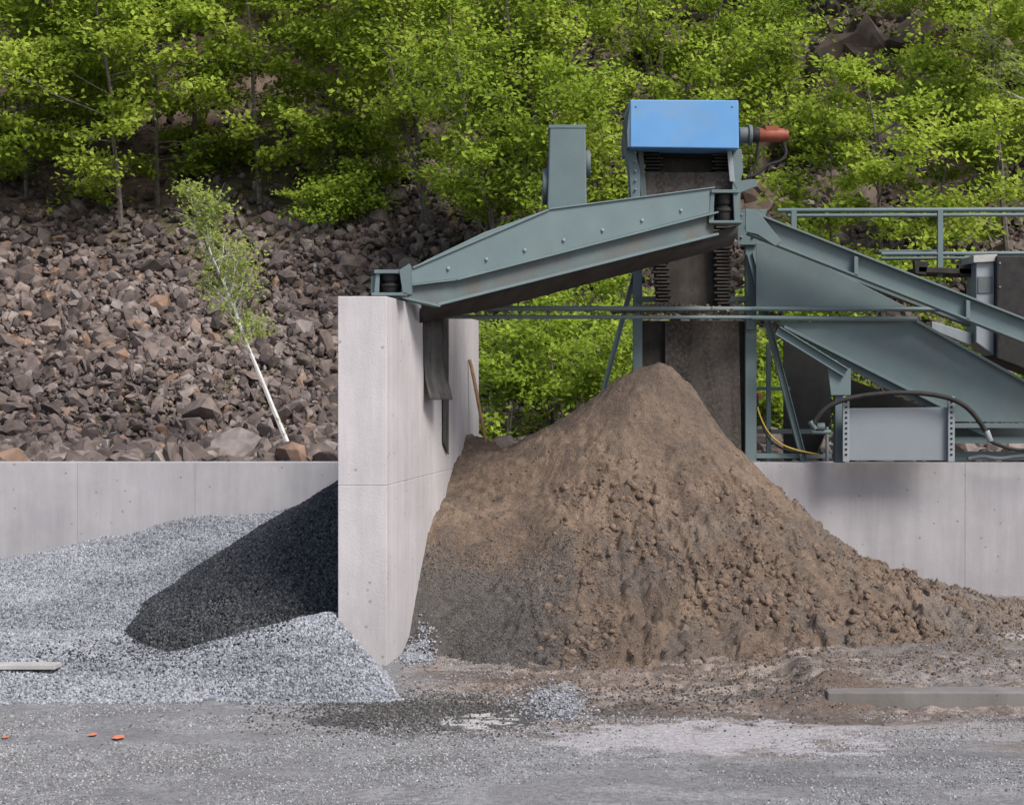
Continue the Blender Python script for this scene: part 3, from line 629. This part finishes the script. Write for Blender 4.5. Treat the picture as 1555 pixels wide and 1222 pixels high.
# ------------------------------------------------------------ support frame
S=empty('steel_support_frame')
dP=17.95
ibeam('post_r',P(1139.5,318,dP),P(1139.5,702,dP),.095,.12,'steel',S,.012)
ibeam('post_l',P(968,395,dP),P(968,702,dP),.08,.10,'steel',S,.012)
for nm,x in(('r',1139.5),('l',968)): beam('base_'+nm,P(x-14,701,dP),P(x+14,701,dP),.2,.02,'steel',S)
ibeam('brace_l',P(968,400,dP+.05),P(917,590,dP+.05),.055,.07,'steel',S,.01);cyl('br',P(917,590,dP+.05),P(890,700,dP+.05),.03,'steel',S,8)
ibeam('brace_r',P(1138,385,dP-.06),P(1221,700,dP-.06),.07,.07,'steel',S,.01)
plate('gusset_r',[(1120,318),(1165,318),(1150,372),(1120,372)],dP-.09,.02,'steel',S)
for i,(a,b) in enumerate([(1126,326),(1143,326),(1126,360),(1143,360),(1134,343)]): cyl('gb%d'%i,P(a,b,dP-.11),P(a,b,dP-.09),.014,'galv',S,8)
plate('gusset_r2',[(1133,470),(1146,470),(1146,500),(1133,500)],dP-.09,.02,'steel',S)
cyl('rail_top',P(676,468,15.2),P(1140,469,17.6),.024,'steel',S,12)
cyl('rail_low',P(676,481,15.2),P(1140,482,17.6),.020,'steel',S,12)
cyl('rail_top_b',P(1140,469,17.6),P(1476,470,17.6),.026,'steel',S,12)
cyl('rail_low_b',P(1140,483,17.6),P(1392,485,17.6),.028,'steel',S,12)
beam('rail_bracket',P(628,461,14.9),P(680,466,15.2),.16,.05,'steel',S)
plate('rail_foot',[(632,455),(668,455),(672,474),(632,470)],14.75,.03,'steel',S)
cyl('pivot_pin',P(705,472,15.25),P(711,472,15.25),.018,'galv',S,12)
n_=1800;x=np.clip(RS.normal(1015,45,n_),930,1110);tt=(x-676)/464;dd=15.2+tt*2.4
pp=np.array([P(a,474-9*RS.uniform()*math.exp(-((a-1015)/55)**2)-2+RS.normal()*1.5,b)[:] for a,b in zip(x,dd)]);pp[:,1]+=RS.normal(0,.02,n_)
scatter('spilled_sand',GV,pp,RS.uniform(.010,.022,(n_,1))*np.ones((n_,3)),M['sandclod'],parent=S)
ibeam('girder_upper',P(1140,340,17.3),P(1650,540,17.3),.24,.16,'steel',S,.02)
ibeam('girder_upper_far',P(1140,350,18.6),P(1650,548,18.6),.24,.16,'steeld',S,.02)
plate('girder_end',[(1132,318),(1152,322),(1186,366),(1178,374),(1150,356),(1132,352)],17.2,.03,'steel',S)
for i,px in enumerate((1300,1470)):
    yy=340+(px-1140)*.392;plate('web_stiffener_%d'%i,[(px-3,yy-14),(px+3,yy-12),(px+3,yy+17),(px-3,yy+15)],17.22,.08,'steel',S)
plate('side_sheet_upper',[(1148,368),(1186,370),(1376,466),(1148,466)],17.66,.015,'steel',S)
plate('side_sheet_lower',[(1178,489),(1388,487),(1650,634),(1650,642),(1438,640),(1410,618),(1340,588),(1290,560)],17.66,.015,'steel',S)
beam('sheet_edge',P(1388,486,17.63),P(1650,632,17.63),.07,.03,'steel',S)
beam('sheet_edge_b',P(1190,496,17.62),P(1440,622,17.62),.07,.03,'steel',S)
ibeam('lower_strut',P(1180,502,17.5),P(1284,566,17.5),.10,.1,'steel',S,.012)
ibeam('strut_post',P(1274,556,17.6),P(1274,702,17.6),.12,.1,'steel',S,.012)
plate('strut_gusset',[(1256,552),(1292,560),(1292,600),(1262,600)],17.5,.015,'steel',S)
plate('dark_opening_sheet',[(1190,515),(1262,550),(1262,640),(1235,700),(1190,700)],18.5,.03,'black',S)  # black sheet painted as the shade inside the open frame
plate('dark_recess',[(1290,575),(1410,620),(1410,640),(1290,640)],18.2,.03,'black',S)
beam('cross_a',P(1438,646,17.7),P(1650,646,17.7),.1,.05,'steel',S)
beam('cross_b',P(1445,668,17.8),P(1650,668,17.8),.1,.07,'steel',S)
beam('cross_c',P(1290,692,18.0),P(1650,692,18.0),.2,.09,'steeld',S)
beam('diag_low',P(1400,618,17.75),P(1500,660,17.75),.06,.05,'steel',S)
plate('lower_side_sheet',[(1448,650),(1650,650),(1650,668),(1448,668)],17.9,.015,'steeld',S)
beam('thin_post_a',P(1167,520,18.2),P(1167,702,18.2),.05,.05,'steel',S)
beam('thin_cross_a',P(1146,590,18.2),P(1200,590,18.2),.04,.04,'steel',S)
beam('thin_cross_b',P(1146,655,18.2),P(1262,655,18.2),.05,.05,'steeld',S)
beam('thin_cross_c',P(1146,692,17.95),P(1262,692,17.95),.1,.05,'steel',S)
cyl('coupling_red',P(1152,596,18.0),P(1152,606,18.0),.03,'red',S,12)
# ------------------------------------------------------------ panel on perforated posts
K=empty('equipment_panel')
plate('panel_sheet',[(1284,620),(1444,618),(1444,699),(1284,699)],17.42,.02,'board',K,.004)
for nm,x in(('l',1285),('r',1445)):
    plate('perforated_post_'+nm,[(x-5,602),(x+5,602),(x+5,701),(x-5,701)],17.36,.04,'galv',K)
    bm=bmesh.new()
    for i in range(11): boxb(bm,P(x-1.6,610+i*8,17.357),P(x+1.6,610+i*8,17.357),.006,.02)
    fin(bm,'slots_'+nm,'black',K)
hose('hydraulic_hose',[P(1234,646,17.3),P(1246,622,17.3),P(1290,602,17.3),P(1380,594,17.3),P(1450,604,17.3),P(1485,632,17.3),P(1502,664,17.3)],.027,'rubber',K)
cyl('hose_ferrule',P(1498,654,17.3),P(1504,670,17.3),.034,'galv',K,12)
cyl('hose_ferrule_b',P(1230,640,17.3),P(1238,652,17.3),.03,'steeld',K,12)
cyl('valve_pipe',P(1232,656,17.4),P(1262,656,17.4),.025,'steeld',K,12);cyl('valve_body',P(1240,648,17.4),P(1252,648,17.4),.045,'steeld',K,12)
cyl('valve_pipe_b',P(1256,648,17.4),P(1256,700,17.4),.018,'steeld',K,12)
hose('yellow_cable',[P(1150,618,17.9),P(1156,640,17.9),P(1175,668,17.9),P(1205,684,17.8),P(1245,690,17.8)],.010,'yellow',K)
hose('black_cable',[P(1150,600,17.95),P(1153,650,17.9),P(1190,690,17.9),P(1250,688,17.8)],.012,'rubber',K)
hose('cable_b',[P(1500,668,17.5),P(1530,682,17.5),P(1560,684,17.5),P(1600,680,17.5)],.02,'rubber',K)
hose('cable_c',[P(1470,696,17.9),P(1490,690,17.9),P(1515,697,17.9),P(1550,690,17.9),P(1600,692,17.9)],.02,'galv',K)
# ------------------------------------------------------------ walkway railing
R_=empty('walkway_railing')
cyl('handrail',P(1180,320,18.6),P(1680,318,18.6),.026,'steel',R_,12);cyl('handrail_b',P(1196,328,19.3),P(1680,326,19.3),.022,'steel',R_,12)
cyl('knee_rail',P(1338,386,18.6),P(1680,384,18.6),.024,'steel',R_,12);cyl('knee_rail_b',P(1338,393,19.3),P(1680,391,19.3),.02,'steeld',R_,12)
beam('stanchion',P(1427,320,18.6),P(1427,420,18.6),.06,.05,'steel',R_);beam('stanchion_b',P(1205,320,18.6),P(1205,350,18.6),.06,.05,'steel',R_)
beam('stanchion_c',P(1620,320,18.6),P(1620,420,18.6),.06,.05,'steel',R_)
beam('walkway_edge',P(1385,412,18.8),P(1680,424,18.8),.6,.06,'belly',R_)
plate('walkway_bracket',[(1388,395),(1410,398),(1406,418),(1390,415)],18.5,.1,'rubber',R_);plate('walkway_bracket_b',[(1455,402),(1480,402),(1476,420),(1458,420)],18.5,.1,'rubber',R_)
beam('toe_board',P(1330,383,18.9),P(1420,383,18.9),.3,.03,'steeld',R_)
D=empty('covered_control_cabinet')
plate('tarpaulin',[(1513,388),(1660,386),(1660,600),(1513,545)],18.2,.6,'rubber',D,.02)
plate('cabinet_side',[(1482,398),(1510,396),(1510,540),(1482,520)],18.3,.4,'galv',D,.01)
plate('cabinet_lid',[(1478,388),(1514,386),(1514,397),(1478,399)],18.25,.5,'white',D,.005)
plate('cabinet_louver',[(1485,420),(1507,420),(1507,445),(1485,445)],18.285,.02,'steeld',D,.002)
for i in range(4): cyl('eyelet_%d'%i,P(1518,400+i*36,18.19),P(1518,400+i*36,18.2),.012,'galv',D,8)
plate('pale_beam',[(1415,488),(1475,506),(1475,525),(1415,500)],18.4,.1,'galv',D)
# ------------------------------------------------------------ rubber curtain on divider
Fp=empty('rubber_splash_curtain')
bm=bmesh.new();rows=[]
for j,(y,xa,xb,yo) in enumerate([(478,642,670,0),(510,642,671,.0),(545,642,672,.02),(575,645,678,.03),(592,649,683,.0),(607,652,686,-.06)]):
    rows.append([bm.verts.new(P(xa+(xb-xa)*t,y,14.75+yo+.35*t+.02*math.sin(t*9))) for t in np.linspace(0,1,9)])
for a,b in zip(rows[:-1],rows[1:]):
    for i in range(8): bm.faces.new([a[i],a[i+1],b[i+1],b[i]])
M['flap']=noisemat('weathered_rubber',[(.3,(.045,.043,.043)),(.7,(.10,.094,.09))],6,6,.7,.3,40,.004,stain=((20,20,1),.5,.65,(.03,.028,.027),.7))
o=fin(bm,'curtain_front','flap',Fp,0,True);o.modifiers.new('s','SOLIDIFY').thickness=.012
prism('curtain_strip',[(wallx(15.65)+.012,15.65,1.72),(wallx(15.9)+.012,15.9,1.6),(wallx(15.9)+.012,15.9,2.93),(wallx(15.65)+.012,15.65,2.93)],(.012,0,0),'flap',Fp)
beam('curtain_clamp',P(642,476,14.72),P(676,478,14.95),.06,.06,'steeld',Fp)
plate('curtain_hanger',[(634,468),(642,468),(644,490),(636,490)],14.6,.05,'rubber',Fp)
Sh=empty('shovel')
hose('handle',[P(713,546,17.1),P(717,560,17.1),P(728,620,17.05),P(741,690,17.0),P(744,705,17.0)],.019,'wood',Sh)
plate('blade',[(733,700),(756,696),(760,735),(746,750),(734,738)],17.0,.006,'steeld',Sh)
# ------------------------------------------------------------ worker (mostly hidden behind the divider)
WK=empty('worker')
def skin(name,verts,edges,rad,mat,sub=2):
    me=bpy.data.meshes.new(name);me.from_pydata([tuple(v) for v in verts],edges,[]);me.materials.append(M[mat])
    o=bpy.data.objects.new(name,me);scene.collection.objects.link(o);o.parent=WK
    s=o.modifiers.new('sk','SKIN');s.use_smooth_shade=True
    for i,r in enumerate(rad):
        d=me.skin_vertices[0].data[i];rr=r if isinstance(r,tuple) else (r,r);d.radius=rr;d.use_root=(i==0)
    u=o.modifiers.new('su','SUBSURF');u.levels=sub;u.render_levels=sub;return o
fx,fy=-.86,18.45;g0=hz(fx,fy)
def w(x,y,z): return (fx+x,fy+y,g0+z)
hand=P(716,490,17.82)
skin('legs',[w(0,0,.86),w(-.1,0,.80),w(-.12,-.06,.46),w(-.13,0,.08),w(-.13,-.12,.04),w(.1,0,.80),w(.12,-.06,.46),w(.13,0,.08),w(.13,-.12,.04)],[(0,1),(1,2),(2,3),(3,4),(0,5),(5,6),(6,7),(7,8)],[(.13,.1),.09,.065,.05,.04,.09,.065,.05,.04],'trous')
sh=Vector(w(.19,0,1.30));wr=hand+Vector((-.02,.10,-.10))
el=(sh+wr)/2+Vector((.02,.08,-.12))
skin('torso',[w(0,0,.88),w(0,0,1.1),w(0,0,1.3),w(0,0,1.38),w(-.19,0,1.30),w(-.26,-.05,1.05),w(-.22,-.2,.88),sh,el,wr.lerp(el,.25)],[(0,1),(1,2),(2,3),(2,4),(4,5),(5,6),(2,7),(7,8),(8,9)],[(.15,.11),(.14,.1),(.16,.1),.06,.065,.05,.038,.065,.048,.036],'shirt')
skin('neck_head',[w(0,0,1.36),w(0,-.01,1.44),w(0,-.02,1.52),w(0,-.02,1.60)],[(0,1),(1,2),(2,3)],[.055,.06,(.078,.095),(.07,.085)],'skin')
hv=[wr.lerp(el,.3),wr,hand+Vector((-.01,.03,-.02)),hand+Vector((0,-.0,.012))];he=[(0,1),(1,2),(2,3)];hr=[.028,.025,(.035,.018),(.034,.015)]
skin('palm',hv,he,hr,'skin')
for i,(o_,l) in enumerate([(-.033,.062),(-.011,.072),(.011,.068),(.031,.052)]):
    a=hand+Vector((o_,-.0,.014));skin('finger_%d'%i,[a,a+Vector((0,-l*.45,.010)),a+Vector((0,-l*.8,-.008)),a+Vector((0,-l*.95,-.030))],[(0,1),(1,2),(2,3)],[.0095,.009,.0085,.0075],'skin')
a=hand+Vector((.03,.02,-.01));skin('thumb',[a,a+Vector((.03,-.015,-.005)),a+Vector((.045,-.04,-.02))],[(0,1),(1,2)],[.012,.0105,.009],'skin')
# ------------------------------------------------------------ light, world, camera
sv=Vector((.46,-.52,.80)).normalized()
sl=bpy.data.lights.new('sun','SUN');sl.energy=3.9;sl.angle=math.radians(22);sl.color=(1,.97,.925)
so=bpy.data.objects.new('sun',sl);scene.collection.objects.link(so);so.rotation_euler=sv.to_track_quat('Z','Y').to_euler()
wd=bpy.data.worlds.new('World');scene.world=wd;wd.use_nodes=True;nt=wd.node_tree
sk=nt.nodes.new('ShaderNodeTexSky');sk.sky_type='NISHITA';sk.sun_disc=False;sk.sun_elevation=math.asin(sv.z);sk.sun_rotation=math.atan2(sv.x,sv.y);sk.dust_density=3
nt.links.new(sk.outputs[0],nt.nodes['Background'].inputs['Color']);nt.nodes['Background'].inputs['Strength'].default_value=.15
cam=bpy.data.cameras.new('camera');cam.sensor_width=36;cam.lens=F/1555*36;cam.clip_end=1500;cam.clip_start=.1
co=bpy.data.objects.new('camera',cam);scene.collection.objects.link(co);co.location=(0,0,CH)
co.rotation_euler=(math.radians(90)-math.atan(15/F),0,0);scene.camera=co
scene.view_settings.view_transform='Standard';scene.view_settings.look='None';scene.view_settings.exposure=0
